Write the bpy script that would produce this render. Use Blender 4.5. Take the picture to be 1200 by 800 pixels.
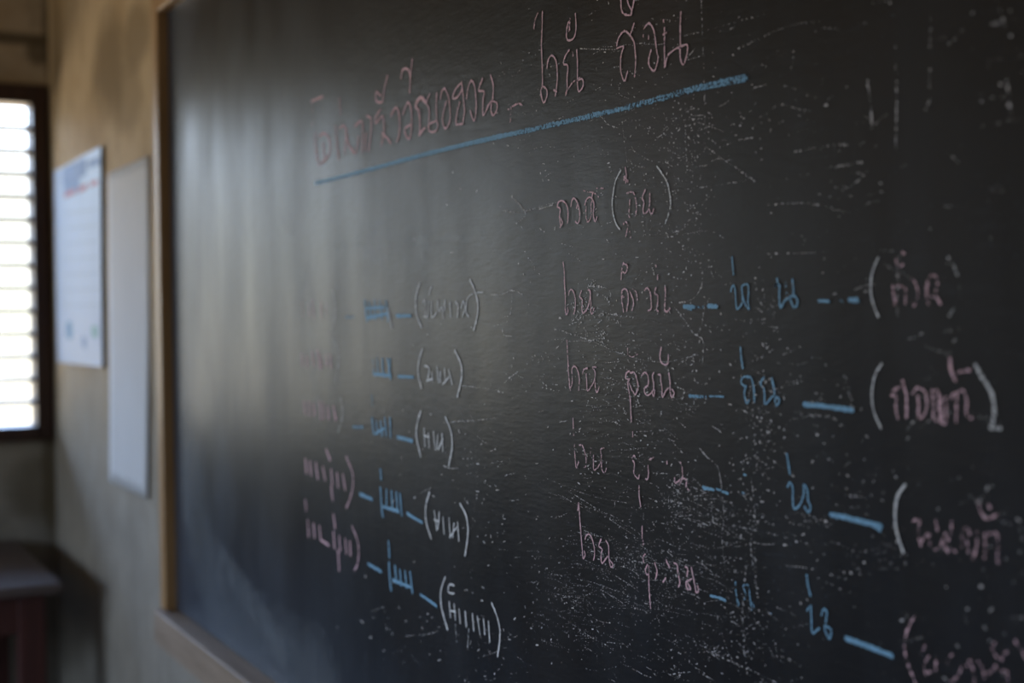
import bpy, bmesh, math, random
from mathutils import Vector
S = bpy.context.scene
for o in list(bpy.data.objects): bpy.data.objects.remove(o)
random.seed(7)

# ---------------------------------------------------------------- camera (50 mm lens on a 36 mm sensor, wall 0.7 m to the right)
F = 50.0 / 36.0 * 1200.0
YAW, PITCH, ROLL = math.radians(27.15), 0.0219, -0.010
EYE = Vector((-0.70, 0.0, 1.37))
FWD = Vector((math.sin(YAW) * math.cos(PITCH), math.cos(YAW) * math.cos(PITCH), -math.sin(PITCH)))
R0 = Vector((math.cos(YAW), -math.sin(YAW), 0.0))
U0 = R0.cross(FWD)
RT = R0 * math.cos(ROLL) + U0 * math.sin(ROLL)
UP = U0 * math.cos(ROLL) - R0 * math.sin(ROLL)
cam_data = bpy.data.cameras.new('camera')
cam_data.lens = 50.0; cam_data.sensor_width = 36.0; cam_data.clip_start = 0.02
cam = bpy.data.objects.new('camera', cam_data)
S.collection.objects.link(cam)
from mathutils import Matrix
M = Matrix((RT, UP, -FWD)).transposed().to_4x4(); M.translation = EYE
cam.matrix_world = M
S.camera = cam
cam_data.dof.use_dof = True
cam_data.dof.focus_distance = 1.34
cam_data.dof.aperture_fstop = 3.8

# ---------------------------------------------------------------- daylight and exposure
S.view_settings.view_transform = 'Standard'
S.view_settings.look = 'None'
S.view_settings.exposure = 0.78
S.view_settings.gamma = 1.0
S.view_settings.use_curve_mapping = False
W = bpy.data.worlds.new('sky'); S.world = W; W.use_nodes = True
nt = W.node_tree; nt.nodes.clear()
tc = nt.nodes.new('ShaderNodeTexCoord'); sx = nt.nodes.new('ShaderNodeSeparateXYZ')
mr = nt.nodes.new('ShaderNodeMapRange'); rp = nt.nodes.new('ShaderNodeValToRGB')
bg = nt.nodes.new('ShaderNodeBackground'); wo = nt.nodes.new('ShaderNodeOutputWorld')
nt.links.new(tc.outputs['Generated'], sx.inputs[0]); nt.links.new(sx.outputs['Z'], mr.inputs['Value'])
mr.inputs['From Min'].default_value = -1; mr.inputs['From Max'].default_value = 1
nt.links.new(mr.outputs[0], rp.inputs[0]); nt.links.new(rp.outputs[0], bg.inputs[0]); nt.links.new(bg.outputs[0], wo.inputs[0])
SKY = [(0.0, (0.52, 0.42, 0.28)), (0.40, (0.60, 0.50, 0.36)), (0.45, (0.215, 0.19, 0.15)), (0.50, (0.17, 0.172, 0.15)), (0.545, (0.185, 0.20, 0.20)), (0.59, (0.58, 0.75, 1.00)), (0.68, (0.55, 0.83, 1.42)), (1.0, (0.32, 0.64, 1.50))]
rp.color_ramp.elements[0].position = SKY[0][0]; rp.color_ramp.elements[0].color = SKY[0][1] + (1,)
rp.color_ramp.elements[1].position = SKY[-1][0]; rp.color_ramp.elements[1].color = SKY[-1][1] + (1,)
for p, c in SKY[1:-1]:
    e = rp.color_ramp.elements.new(p); e.color = c + (1,)
bg.inputs[1].default_value = 8.0

def portal(name, loc, rot, sx_, sy_):
    l = bpy.data.lights.new(name, 'AREA'); l.shape = 'RECTANGLE'; l.size = sx_; l.size_y = sy_
    l.cycles.is_portal = True
    o = bpy.data.objects.new(name, l); o.location = loc; o.rotation_euler = rot
    S.collection.objects.link(o); return o

# ---------------------------------------------------------------- pixel -> point on a plane of the room
def ray(px, py):
    return FWD + RT * ((px - 600.0) / F) + UP * ((400.0 - py) / F)
def on_x(px, py, x):
    d = ray(px, py); t = (x - EYE.x) / d.x; return EYE + d * t
def on_y(px, py, y):
    d = ray(px, py); t = (y - EYE.y) / d.y; return EYE + d * t
def on_z(px, py, z):
    d = ray(px, py); t = (z - EYE.z) / d.z; return EYE + d * t

BOARD_X = -0.020          # the face of the blackboard
YB = on_x(61, 300, 0.0).y   # the far wall

# ---------------------------------------------------------------- helpers
def mesh_obj(name, verts, faces, mat, parent=None, smooth=False, bevel=0.0):
    me = bpy.data.meshes.new(name)
    me.from_pydata([tuple(v) for v in verts], [], faces)
    if mat: me.materials.append(mat)
    o = bpy.data.objects.new(name, me); S.collection.objects.link(o)
    if parent: o.parent = parent
    if smooth:
        for p in me.polygons: p.use_smooth = True
    if bevel:
        b = o.modifiers.new('bevel', 'BEVEL'); b.width = bevel; b.segments = 3; b.limit_method = 'ANGLE'
    return o
def box_vf(lo, hi, V, Fc):
    n = len(V)
    for z in (lo[2], hi[2]):
        V += [(lo[0], lo[1], z), (hi[0], lo[1], z), (hi[0], hi[1], z), (lo[0], hi[1], z)]
    for f in ((3, 2, 1, 0), (4, 5, 6, 7), (0, 1, 5, 4), (1, 2, 6, 5), (2, 3, 7, 6), (3, 0, 4, 7)):
        Fc.append(tuple(n + i for i in f))
def boxes(name, bl, mat, parent=None, bevel=0.0):
    V, Fc = [], []
    for lo, hi in bl: box_vf(lo, hi, V, Fc)
    return mesh_obj(name, V, Fc, mat, parent, bevel=bevel)
def empty(name, loc):
    o = bpy.data.objects.new(name, None); o.location = loc; o.empty_display_size = 0.1
    S.collection.objects.link(o); return o
def tag(o, label=None, cat=None, group=None, kind=None):
    for k, v in (('label', label), ('category', cat), ('group', group), ('kind', kind)):
        if v: o[k] = v
    return o
def rel(o, root):   # world-space verts -> local to root
    for v in o.data.vertices: v.co -= root.location
    return o

# ---------------------------------------------------------------- materials
def new_mat(name):
    m = bpy.data.materials.new(name); m.use_nodes = True
    n = m.node_tree.nodes; l = m.node_tree.links
    return m, n, l, n['Principled BSDF']
def N(n, t, **kw):
    x = n.new(t)
    for k, v in kw.items():
        if k in x.inputs: x.inputs[k].default_value = v
        else: setattr(x, k, v)
    return x
def noise(n, l, scale, detail=4, rough=0.55, stretch=(1, 1, 1), off=(0, 0, 0)):
    g = n.new('ShaderNodeNewGeometry'); mp = n.new('ShaderNodeMapping')
    mp.inputs['Scale'].default_value = stretch; mp.inputs['Location'].default_value = off
    l.new(g.outputs['Position'], mp.inputs['Vector'])
    t = N(n, 'ShaderNodeTexNoise', Scale=scale, Detail=detail, Roughness=rough)
    l.new(mp.outputs[0], t.inputs['Vector']); return t.outputs['Fac']
def rng(n, l, v, a, b, c=0.0, d=1.0, smooth=False):
    m = n.new('ShaderNodeMapRange'); m.clamp = True
    if smooth: m.interpolation_type = 'SMOOTHSTEP'
    l.new(v, m.inputs['Value'])
    for k, x in (('From Min', a), ('From Max', b), ('To Min', c), ('To Max', d)): m.inputs[k].default_value = x
    return m.outputs[0]
def mix(n, l, f, a, b):
    m = n.new('ShaderNodeMix'); m.data_type = 'RGBA'
    if isinstance(f, float): m.inputs[0].default_value = f
    else: l.new(f, m.inputs[0])
    for i, x in ((6, a), (7, b)):
        if isinstance(x, tuple): m.inputs[i].default_value = x + (1,)
        else: l.new(x, m.inputs[i])
    return m.outputs[2]
def math2(n, l, op, a, b):
    m = n.new('ShaderNodeMath'); m.operation = op
    for i, x in ((0, a), (1, b)):
        if isinstance(x, (int, float)): m.inputs[i].default_value = x
        else: l.new(x, m.inputs[i])
    return m.outputs[0]
def bump(n, l, v, b, dist, strength=0.5):
    k = N(n, 'ShaderNodeBump', Strength=strength, Distance=dist)
    l.new(v, k.inputs['Height']); l.new(k.outputs[0], b.inputs['Normal'])

def plain(name, col, col2=None, scale=8, rough=0.6, stretch=(1, 1, 1), bmp=0.0, spec=0.4):
    m, n, l, b = new_mat(name)
    f = noise(n, l, scale, 5, 0.6, stretch)
    f2 = rng(n, l, f, 0.3, 0.7)
    l.new(mix(n, l, f2, col, col2 or tuple(c * 0.75 for c in col)), b.inputs['Base Color'])
    b.inputs['Roughness'].default_value = rough
    b.inputs['Specular IOR Level'].default_value = spec
    if bmp: bump(n, l, f, b, bmp)
    return m
def plaster(name, col, stain, tide, spots=(), low=None):
    m, n, l, b = new_mat(name)
    f1 = rng(n, l, noise(n, l, 2.3, 6, 0.62), 0.42, 0.66, smooth=True)
    f2 = rng(n, l, noise(n, l, 9.0, 6, 0.7, (1, 1, 0.5), (3, 1, 2)), 0.50, 0.72)
    f3 = rng(n, l, noise(n, l, 26, 4, 0.6), 0.3, 0.7)
    c = mix(n, l, f1, col, stain)
    f2 = math2(n, l, 'MULTIPLY', f2, 0.55)
    c = mix(n, l, f2, c, tide)
    f3 = math2(n, l, 'MULTIPLY', f3, 0.18)
    c = mix(n, l, f3, c, tuple(x * 0.55 for x in col))
    if low:   # warm light above and cool light below, put into the plaster colour by height
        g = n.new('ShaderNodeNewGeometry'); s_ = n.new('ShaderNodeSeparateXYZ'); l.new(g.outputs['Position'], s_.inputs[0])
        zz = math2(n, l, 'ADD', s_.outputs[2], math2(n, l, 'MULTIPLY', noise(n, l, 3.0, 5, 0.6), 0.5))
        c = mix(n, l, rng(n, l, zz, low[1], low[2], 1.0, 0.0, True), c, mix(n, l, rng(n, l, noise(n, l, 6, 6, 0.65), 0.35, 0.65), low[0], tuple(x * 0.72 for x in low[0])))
    for (cx, cy, cz), (rx, ry, rz), amt in spots:
        g = n.new('ShaderNodeNewGeometry'); mp = n.new('ShaderNodeMapping'); mp.vector_type = 'POINT'
        mp.inputs['Scale'].default_value = (1 / rx, 1 / ry, 1 / rz); mp.inputs['Location'].default_value = (-cx / rx, -cy / ry, -cz / rz)
        l.new(g.outputs['Position'], mp.inputs['Vector'])
        ln = n.new('ShaderNodeVectorMath'); ln.operation = 'LENGTH'; l.new(mp.outputs[0], ln.inputs[0])
        w_ = math2(n, l, 'ADD', ln.outputs['Value'], math2(n, l, 'MULTIPLY', noise(n, l, 7, 5, 0.65), 0.9))
        c = mix(n, l, rng(n, l, w_, 0.9, 1.5, amt, 0.0, True), c, tide)
    l.new(c, b.inputs['Base Color']); b.inputs['Roughness'].default_value = 0.8
    b.inputs['Specular IOR Level'].default_value = 0.25
    bump(n, l, noise(n, l, 14, 8, 0.65), b, 0.02, 0.35)
    return m
MAT = {}
def spot(p, r, amt): return ((p.x, p.y, p.z), r, amt)
WALL_SPOTS = [spot(on_x(128, 75, 0.0), (1, 0.22, 0.16), 0.85), spot(on_x(160, 40, 0.0), (1, 0.16, 0.10), 0.7), spot(on_x(150, 120, 0.0), (1, 0.2, 0.10), 0.5), spot(on_x(66, 60, 0.0), (1, 0.10, 0.30), 0.6)]
BACK_SPOTS = [spot(on_y(20, 45, YB), (0.5, 1, 0.022), 0.9), spot(on_y(44, 62, YB), (0.04, 1, 0.05), 0.8), spot(on_y(56, 40, YB), (0.02, 1, 0.2), 0.7), spot(on_y(40, 570, YB), (0.10, 1, 0.12), 0.6), spot(on_y(60, 560, YB), (0.03, 1, 0.25), 0.8)]
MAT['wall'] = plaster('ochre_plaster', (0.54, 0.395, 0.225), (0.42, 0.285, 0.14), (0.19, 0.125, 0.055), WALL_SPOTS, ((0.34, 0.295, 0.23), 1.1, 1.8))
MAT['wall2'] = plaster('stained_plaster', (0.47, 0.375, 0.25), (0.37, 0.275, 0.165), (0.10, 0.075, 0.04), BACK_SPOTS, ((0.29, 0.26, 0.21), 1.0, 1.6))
MAT['ceiling'] = plain('ceiling_boards', (0.34, 0.28, 0.20), scale=5)
MAT['timber'] = plain('dark_timber_boards', (0.13, 0.09, 0.06), (0.09, 0.06, 0.04), 5, 0.7, (1, 5, 1))
MAT['floor'] = plain('floor_concrete', (0.24, 0.22, 0.20), scale=4, rough=0.7)
MAT['oak'] = plain('varnished_frame_wood', (0.46, 0.27, 0.115), (0.33, 0.18, 0.07), 10, 0.45, (6, 6, 0.5), 0.002)
MAT['ledge'] = plain('ledge_wood', (0.33, 0.24, 0.165), (0.22, 0.155, 0.10), 10, 0.6, (6, 0.5, 6), 0.002)
MAT['window_wood'] = plain('dark_window_wood', (0.055, 0.026, 0.016), (0.030, 0.014, 0.010), 10, 0.5, (5, 5, 0.6), 0.002)
MAT['slat'] = plain('louver_paint', (0.10, 0.105, 0.085), (0.07, 0.075, 0.06), 10, 0.5, (0.6, 5, 5), 0.001)
MAT['desk_top'] = plain('worn_desk_top', (0.115, 0.085, 0.075), (0.075, 0.055, 0.046), 8, 0.65, (0.6, 6, 6), 0.001)
MAT['desk_red'] = plain('dark_red_paint', (0.075, 0.022, 0.016), (0.05, 0.015, 0.011), 8, 0.5, (4, 4, 0.6), 0.001)
MAT['paper'] = plain('white_paper', (0.62, 0.61, 0.60), (0.57, 0.56, 0.55), 4, 0.8, (1, 1, 1))
MAT['poster'] = plain('poster_paper', (0.28, 0.38, 0.56), (0.235, 0.33, 0.51), 4, 0.45)
MAT['poster_edge'] = plain('poster_backing', (0.05, 0.055, 0.05), scale=5)
def ink(name, c): return plain(name, c, scale=40)
MAT['ink_blue'] = ink('print_blue', (0.13, 0.24, 0.48)); MAT['ink_red'] = ink('print_red', (0.40, 0.14, 0.18))
MAT['ink_cyan'] = ink('print_cyan', (0.06, 0.24, 0.46)); MAT['ink_green'] = ink('print_green', (0.16, 0.38, 0.40))
MAT['ink_grey'] = ink('print_grey', (0.30, 0.38, 0.50))
# ---------------------------------------------------------------- the room
XL, YN, H = -5.6, -3.6, 2.95
T = 0.16
# far wall with its louvered window: opening edges read off the back wall plane
wt = on_y(20, 113, YB).z; wb = on_y(20, 503, YB).z; wx1 = on_y(46, 300, YB).x; wx0 = wx1 - 1.75
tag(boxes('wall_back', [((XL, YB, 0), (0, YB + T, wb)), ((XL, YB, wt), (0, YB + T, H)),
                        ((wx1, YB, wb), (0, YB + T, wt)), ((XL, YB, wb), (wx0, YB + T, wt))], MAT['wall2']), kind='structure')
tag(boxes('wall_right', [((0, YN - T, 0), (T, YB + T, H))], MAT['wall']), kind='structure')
LW = [(-0.8, 1.4), (2.1, 3.4)]
zs0, zs1 = 0.85, 2.45
bl = [((XL - T, YN - T, 0), (XL, YB + T, zs0)), ((XL - T, YN - T, zs1), (XL, YB + T, H))]
ys = [YN - T] + [v for p in LW for v in p] + [YB + T]
for i in range(0, len(ys), 2): bl.append(((XL - T, ys[i], zs0), (XL, ys[i + 1], zs1)))
tag(boxes('wall_left', bl, MAT['timber']), kind='structure')
tag(boxes('wall_front', [((XL, YN - T, 0), (0, YN, H))], MAT['timber']), kind='structure')
tag(boxes('floor', [((XL - T, YN - T, -0.1), (T, YB + T, 0))], MAT['floor']), kind='structure')
tag(boxes('ceiling', [((XL - T, YN - T, H), (T, YB + T, H + 0.1))], MAT['ceiling']), kind='structure')
portal('portal_back', ((wx0 + wx1) / 2, YB + T + 0.01, (wt + wb) / 2), (-math.pi / 2, 0, 0), wx1 - wx0, wt - wb)
for a, b_ in LW:
    portal('portal_left', (XL - T - 0.01, (a + b_) / 2, (zs0 + zs1) / 2), (0, -math.pi / 2, 0), zs1 - zs0, b_ - a)
# window_1: dark frame, sill, mullion and horizontal slats
fw, fi = 0.058, 0.012
win = empty('window_1', ((wx0 + wx1) / 2, YB, wb)); tag(win, kind='structure')
fx1 = on_y(59.5, 300, YB - 0.02).x; ix1 = on_y(40, 300, YB - 0.02).x
fz1 = on_y(20, 98, YB - 0.02).z; iz1 = on_y(20, 120, YB - 0.02).z
iz0 = on_y(20, 500, YB - 0.02).z; fz0 = on_y(20, 517, YB - 0.02).z
fx0 = wx0 - 0.05; ix0 = wx0 + 0.01; mx = (ix0 + ix1) / 2
y0, y1 = YB - 0.022, YB + 0.09
rel(boxes('frame_jamb', [((ix1, y0, fz0), (fx1, y1 - 0.095, fz1)), ((ix1, y1 - 0.1, wb), (wx1, y1, wt))], MAT['window_wood'], win, 0.003), win)
rel(boxes('frame_jamb', [((fx0, y0, fz0), (ix0, y1 - 0.095, fz1)), ((wx0, y1 - 0.1, wb), (ix0, y1, wt))], MAT['window_wood'], win, 0.003), win)
rel(boxes('frame_head', [((ix0, y0, iz1), (ix1, y1 - 0.095, fz1)), ((ix0, y1 - 0.1, iz1), (ix1, y1, wt))], MAT['window_wood'], win, 0.003), win)
rel(boxes('window_sill', [((ix0, y0 - 0.012, fz0), (ix1, y1 - 0.095, iz0)), ((ix0, y1 - 0.1, wb), (ix1, y1, iz0))], MAT['window_wood'], win, 0.003), win)
rel(boxes('mullion', [((mx - 0.02, y0, iz0), (mx + 0.02, y1, iz1))], MAT['window_wood'], win, 0.003), win)
NS = 14
pitch = (iz1 - iz0) / NS
for bay in ((ix0, mx - 0.02), (mx + 0.02, ix1)):
    for k in range(1, NS):
        z = iz0 + k * pitch
        s = boxes('louver_slat', [((bay[0], YB + 0.015, z - 0.007), (bay[1], YB + 0.015 + pitch * 1.0, z + 0.007))], MAT['slat'], win, 0.002)
        rel(s, win)

# ---------------------------------------------------------------- desk under the window
DZ = 0.728
c = on_z(73, 683, DZ)
dx1, dy0, dy1, dx0 = c.x, c.y, YB - 0.012, c.x - 1.25
desk = empty('school_desk', ((dx0 + dx1) / 2, (dy0 + dy1) / 2, 0))
tag(desk, 'old dark red painted wooden desk with worn brown top under the louvered window', 'desk')
rel(boxes('desk_top', [((dx0, dy0, DZ - 0.024), (dx1, dy1, DZ))], MAT['desk_top'], desk, 0.004), desk)
ins = 0.035; lw = 0.062
for lx in (dx0 + ins, dx1 - ins - lw):
    for ly in (dy0 + 0.03, dy1 - 0.03 - lw):
        rel(boxes('leg', [((lx, ly, 0), (lx + lw, ly + lw, DZ - 0.024))], MAT['desk_red'], desk, 0.004), desk)
rel(boxes('apron', [((dx0 + ins + lw, dy0 + 0.034, DZ - 0.118), (dx1 - ins - lw, dy0 + 0.056, DZ - 0.024))], MAT['desk_red'], desk, 0.002), desk)
rel(boxes('apron', [((dx0 + ins + lw, dy1 - 0.056, DZ - 0.118), (dx1 - ins - lw, dy1 - 0.034, DZ - 0.024))], MAT['desk_red'], desk, 0.002), desk)
for lx in (dx0 + ins + 0.01, dx1 - ins - lw + 0.03):
    rel(boxes('side_rail', [((lx, dy0 + 0.03 + lw, DZ - 0.118), (lx + 0.022, dy1 - 0.03 - lw, DZ - 0.024))], MAT['desk_red'], desk, 0.002), desk)

# ---------------------------------------------------------------- ribbons: marks lying on a wall plane
def catmull(P, sub=5):
    if len(P) < 3: return [tuple(p) for p in P]
    out = []
    Q = [P[0]] + list(P) + [P[-1]]
    for i in range(1, len(Q) - 2):
        a, b, c_, d = Q[i - 1], Q[i], Q[i + 1], Q[i + 2]
        for s in range(sub):
            t = s / sub
            out.append(tuple(0.5 * ((2 * b[k]) + (c_[k] - a[k]) * t + (2 * a[k] - 5 * b[k] + 4 * c_[k] - d[k]) * t * t + (3 * b[k] - a[k] - 3 * c_[k] + d[k]) * t ** 3) for k in (0, 1)))
    out.append(tuple(P[-1])); return out
GN = [0]
class Ribbons:
    def __init__(s, x): s.x = x; s.V = []; s.F = []; s.UV = []; s.D = []; s.n = 0
    def add(s, P, w, dens=0.8, sub=5, jit=0.0, px=True):
        """P: picture points (px=True) or wall points (y, z); w: width in metres."""
        if px: P = [(q.y, q.z) for q in (on_x(a, b, s.x) for a, b in P)]
        if len(P) == 1: P = [P[0], (P[0][0], P[0][1] - w * 0.8)]
        P = catmull(P, sub)
        n = len(P); L = 0.0
        x = s.x - 0.000004 * (GN[0] % 90); GN[0] += 1
        base = len(s.V)
        cap = w * 0.35
        a, b = P[0], P[1]; d = math.hypot(b[0] - a[0], b[1] - a[1]) or 1e-6
        P = [(a[0] - (b[0] - a[0]) / d * cap, a[1] - (b[1] - a[1]) / d * cap)] + P
        a, b = P[-1], P[-2]; d = math.hypot(b[0] - a[0], b[1] - a[1]) or 1e-6
        P = P + [(a[0] - (b[0] - a[0]) / d * cap, a[1] - (b[1] - a[1]) / d * cap)]
        n = len(P)
        for i, p in enumerate(P):
            a = P[max(0, i - 1)]; b = P[min(n - 1, i + 1)]
            dy, dz = b[0] - a[0], b[1] - a[1]; d = math.hypot(dy, dz) or 1e-6
            nx, nz = -dz / d, dy / d
            ww = w * (0.55 if i in (0, n - 1) else 1.0) * (1 + jit * random.uniform(-1, 1)) / 2
            s.V += [(x, p[0] + nx * ww, p[1] + nz * ww), (x, p[0] - nx * ww, p[1] - nz * ww)]
            if i: L += math.hypot(p[0] - P[i - 1][0], p[1] - P[i - 1][1])
            s.UV += [(L, 0.0), (L, 1.0)]; s.D += [dens, dens]
            if i:
                k = base + 2 * i
                s.F.append((k - 2, k - 1, k + 1, k))
        return s
    def build(s, name, mat, root):
        o = mesh_obj(name, s.V, s.F, mat, root)
        me = o.data
        uv = me.uv_layers.new(name='UVMap')
        for lp in me.loops: uv.data[lp.index].uv = s.UV[lp.vertex_index]
        at = me.attributes.new('dens', 'FLOAT', 'POINT')
        at.data.foreach_set('value', s.D)
        return rel(o, root)
def chalk(name, col, grain=400, soft=0.10, cut=1.0, spec=0.25, rgh=0.6):
    m, n, l, b = new_mat(name)
    uv = n.new('ShaderNodeUVMap'); uv.uv_map = 'UVMap'
    sp = n.new('ShaderNodeSeparateXYZ'); l.new(uv.outputs[0], sp.inputs[0])
    e = math2(n, l, 'ABSOLUTE', math2(n, l, 'SUBTRACT', sp.outputs[1], 0.5), 0.0)
    e = rng(n, l, e, 0.18, 0.5, 1.0, 0.0, True)
    at = n.new('ShaderNodeAttribute'); at.attribute_name = 'dens'
    d = math2(n, l, 'MULTIPLY', at.outputs['Fac'], e)
    g = rng(n, l, noise(n, l, grain, 3, 0.7), 0.28, 0.72)
    a = rng(n, l, math2(n, l, 'ADD', g, d), 1.0 - soft, 1.0 + soft)
    if cut != 1.0: a = math2(n, l, 'MULTIPLY', a, cut)
    l.new(a, b.inputs['Alpha'])
    c = mix(n, l, rng(n, l, noise(n, l, grain * 0.4, 2), 0.35, 0.65), col, tuple(x * 0.8 for x in col))
    l.new(c, b.inputs['Base Color'])
    b.inputs['Roughness'].default_value = rgh; b.inputs['Specular IOR Level'].default_value = spec
    return m
MAT['pink'] = chalk('pink_chalk', (0.94, 0.61, 0.67)); MAT['blue'] = chalk('blue_chalk', (0.26, 0.50, 0.70))
MAT['white'] = chalk('white_chalk', (0.88, 0.88, 0.88))
MAT['scratch'] = chalk('chalk_scratch', (0.80, 0.76, 0.75), 420)
MAT['smear'] = chalk('chalk_smear', (0.55, 0.60, 0.62), 60, 0.8, 0.16, 0.5, 0.42)

# ---------------------------------------------------------------- poster and sheet of paper on the wall
def sheet(name, corners, mat, root, nx=10, nz=16, bend=None, x0=-0.003, thick=0.0):
    V, Fc = [], []
    tl, tr, br, bl_ = [on_x(px, py, 0.0) for px, py in corners]
    for j in range(nz + 1):
        for i in range(nx + 1):
            u, v = i / nx, j / nz
            p = (tl * (1 - u) + tr * u) * (1 - v) + (bl_ * (1 - u) + br * u) * v
            V.append((x0 - (bend(u, v) if bend else 0.0), p.y, p.z))
    for j in range(nz):
        for i in range(nx):
            k = j * (nx + 1) + i
            Fc.append((k, k + 1, k + nx + 2, k + nx + 1))
    o = mesh_obj(name, V, Fc, mat, root, smooth=True)
    if thick:
        s = o.modifiers.new('thickness', 'SOLIDIFY'); s.thickness = thick; s.offset = -1
    return o
pc = [(67.5, 201), (122.5, 171), (124.5, 430), (71.5, 424)]
p_mid = on_x(97, 428, 0.0)
poster = empty('wall_poster', (0, p_mid.y, p_mid.z))
tag(poster, 'pale blue printed poster on a dark board hanging beside the louvered window', 'poster')
rel(sheet('backing_board', pc, MAT['poster_edge'], poster, 4, 4, lambda u, v: 0.0025, 0.0, -0.0065), poster)
rel(sheet('printed_sheet', pc, MAT['poster'], poster, 6, 10, lambda u, v: 0.0096 + 0.0006 * math.sin(3 * v), 0.0), poster)
PX = -0.0106
def marks(name, mat, items, lab=None):
    rb = Ribbons(PX)
    for P, w in items: rb.add(P, w)
    o = rb.build(name, mat, poster)
    if lab: o['label'] = lab
    return o
marks('printed_heading', MAT['ink_blue'], [([(74, 207), (100, 195)], 0.045), ([(76, 222), (92, 214)], 0.05), ([(104, 193), (116, 188)], 0.02)], 'blue printed heading block')
marks('printed_text', MAT['ink_red'], [([(76, 229), (88, 224)], 0.016), ([(92, 223), (102, 218)], 0.016), ([(106, 216), (114, 213)], 0.014)], 'red line of heading text')
marks('printed_table', MAT['ink_grey'], [([(76, y), (119, y - 6 + (y - 240) * 0.045)], 0.004) for y in range(250, 375, 18)], 'faint grey ruled table')
marks('printed_logo', MAT['ink_cyan'], [([(79, 386), (83, 387)], 0.05)], 'cyan printed logo at the foot of the poster')
marks('printed_logo', MAT['ink_blue'], [([(97, 400), (100, 402)], 0.03)], 'small blue printed logo')
marks('printed_logo', MAT['ink_green'], [([(108, 388), (114, 389)], 0.03)], 'green printed logo')
paper = sheet('paper_sheet', [(127.5, 204), (176.5, 182), (176.5, 584), (130.5, 563)], MAT['paper'], None, 12, 24,
              lambda u, v: 0.001 + 0.004 * v * v * v * (0.2 + u) + 0.0008 * math.sin(7 * v + 2 * u), -0.001, 0.0006)
tag(paper, 'tall blank white sheet of paper stuck to the wall beside the blackboard frame', 'paper')

# ---------------------------------------------------------------- chalkboard
bz0 = on_x(204, 711, BOARD_X).z; bz1 = on_x(200, 12, BOARD_X).z
by1 = on_x(201.5, 360, BOARD_X).y; by0 = -0.75
board = empty('chalkboard', (0, (by0 + by1) / 2, bz0))
tag(board, 'large worn blackboard in a wooden frame covered in coloured chalk handwriting', 'blackboard')
def board_mat():
    m, n, l, b = new_mat('blackboard_paint')
    g = n.new('ShaderNodeNewGeometry'); sp = n.new('ShaderNodeSeparateXYZ'); l.new(g.outputs['Position'], sp.inputs[0])
    base = mix(n, l, rng(n, l, noise(n, l, 3.0, 5, 0.6, (1, 1, 0.35)), 0.35, 0.65), (0.0022, 0.0026, 0.0045), (0.0062, 0.0044, 0.0044))
    ya, yb_ = on_x(690, 300, BOARD_X).y, on_x(800, 300, BOARD_X).y
    yy = math2(n, l, 'ADD', sp.outputs[1], rng(n, l, noise(n, l, 4, 4, 0.6, (1, 1, 0.3), (8, 1, 2)), 0.3, 0.7, -0.05, 0.05))
    band = math2(n, l, 'MULTIPLY', rng(n, l, yy, ya + 0.05, ya - 0.05), rng(n, l, yy, yb_ - 0.08, yb_ + 0.02))
    band = math2(n, l, 'MULTIPLY', band, rng(n, l, sp.outputs[2], 1.20, 1.36, smooth=True))
    base = mix(n, l, band, base, (0.0145, 0.0085, 0.0075))   # the paint is worn brown here
    # dust left by the duster: vertical wiping streaks, thicker along the frame where the cloth never reaches
    st = rng(n, l, noise(n, l, 9.0, 6, 0.6, (1, 1.6, 0.22)), 0.42, 0.75, smooth=True)
    bl2 = rng(n, l, noise(n, l, 5.0, 5, 0.65, (1, 1, 0.6), (5, 2, 1)), 0.50, 0.72, smooth=True)
    wob = rng(n, l, noise(n, l, 4.0, 3, 0.5, off=(2, 7, 3)), 0.3, 0.7, 0.5, 1.5)
    ey = rng(n, l, math2(n, l, 'MULTIPLY', math2(n, l, 'SUBTRACT', by1, sp.outputs[1]), wob), 0.05, 0.34, 1.0, 0.0, True)
    ez = rng(n, l, math2(n, l, 'MULTIPLY', math2(n, l, 'SUBTRACT', sp.outputs[2], bz0), wob), 0.02, 0.34, 1.0, 0.0, True)
    ez = math2(n, l, 'MULTIPLY', ez, rng(n, l, sp.outputs[1], by1 - 1.7, by1 - 0.5))
    edge = math2(n, l, 'MAXIMUM', ey, ez)
    dust = math2(n, l, 'ADD', math2(n, l, 'MULTIPLY', st, 0.012), math2(n, l, 'MULTIPLY', bl2, 0.016))
    dust = math2(n, l, 'ADD', dust, math2(n, l, 'MULTIPLY', edge, 0.085))
    # speckle of chalk caught in the rough paint
    spk = rng(n, l, noise(n, l, 330, 3, 0.7), 0.66, 0.74)
    spm = rng(n, l, noise(n, l, 6.5, 5, 0.7, off=(1, 9, 4)), 0.48, 0.68)
    hz = rng(n, l, noise(n, l, 60, 4, 0.65, (1, 0.22, 1.6)), 0.56, 0.72)
    dust = math2(n, l, 'ADD', dust, math2(n, l, 'MULTIPLY', math2(n, l, 'MULTIPLY', spk, spm), 0.30))
    dust = math2(n, l, 'ADD', dust, math2(n, l, 'MULTIPLY', math2(n, l, 'MULTIPLY', hz, spm), 0.035))
    l.new(mix(n, l, dust, base, (0.38, 0.48, 0.64)), b.inputs['Base Color'])
    l.new(rng(n, l, noise(n, l, 7.0, 5, 0.6, (1, 1.3, 0.3), (4, 4, 4)), 0.3, 0.7, 0.33, 0.46), b.inputs['Roughness'])
    b.inputs['Specular IOR Level'].default_value = 0.45
    h = math2(n, l, 'ADD', noise(n, l, 120, 3, 0.6, (1, 0.35, 1.3)), math2(n, l, 'MULTIPLY', noise(n, l, 22, 4, 0.5, (1, 0.6, 1)), 0.8))
    bump(n, l, h, b, 0.0008, 0.4)
    return m
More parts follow.
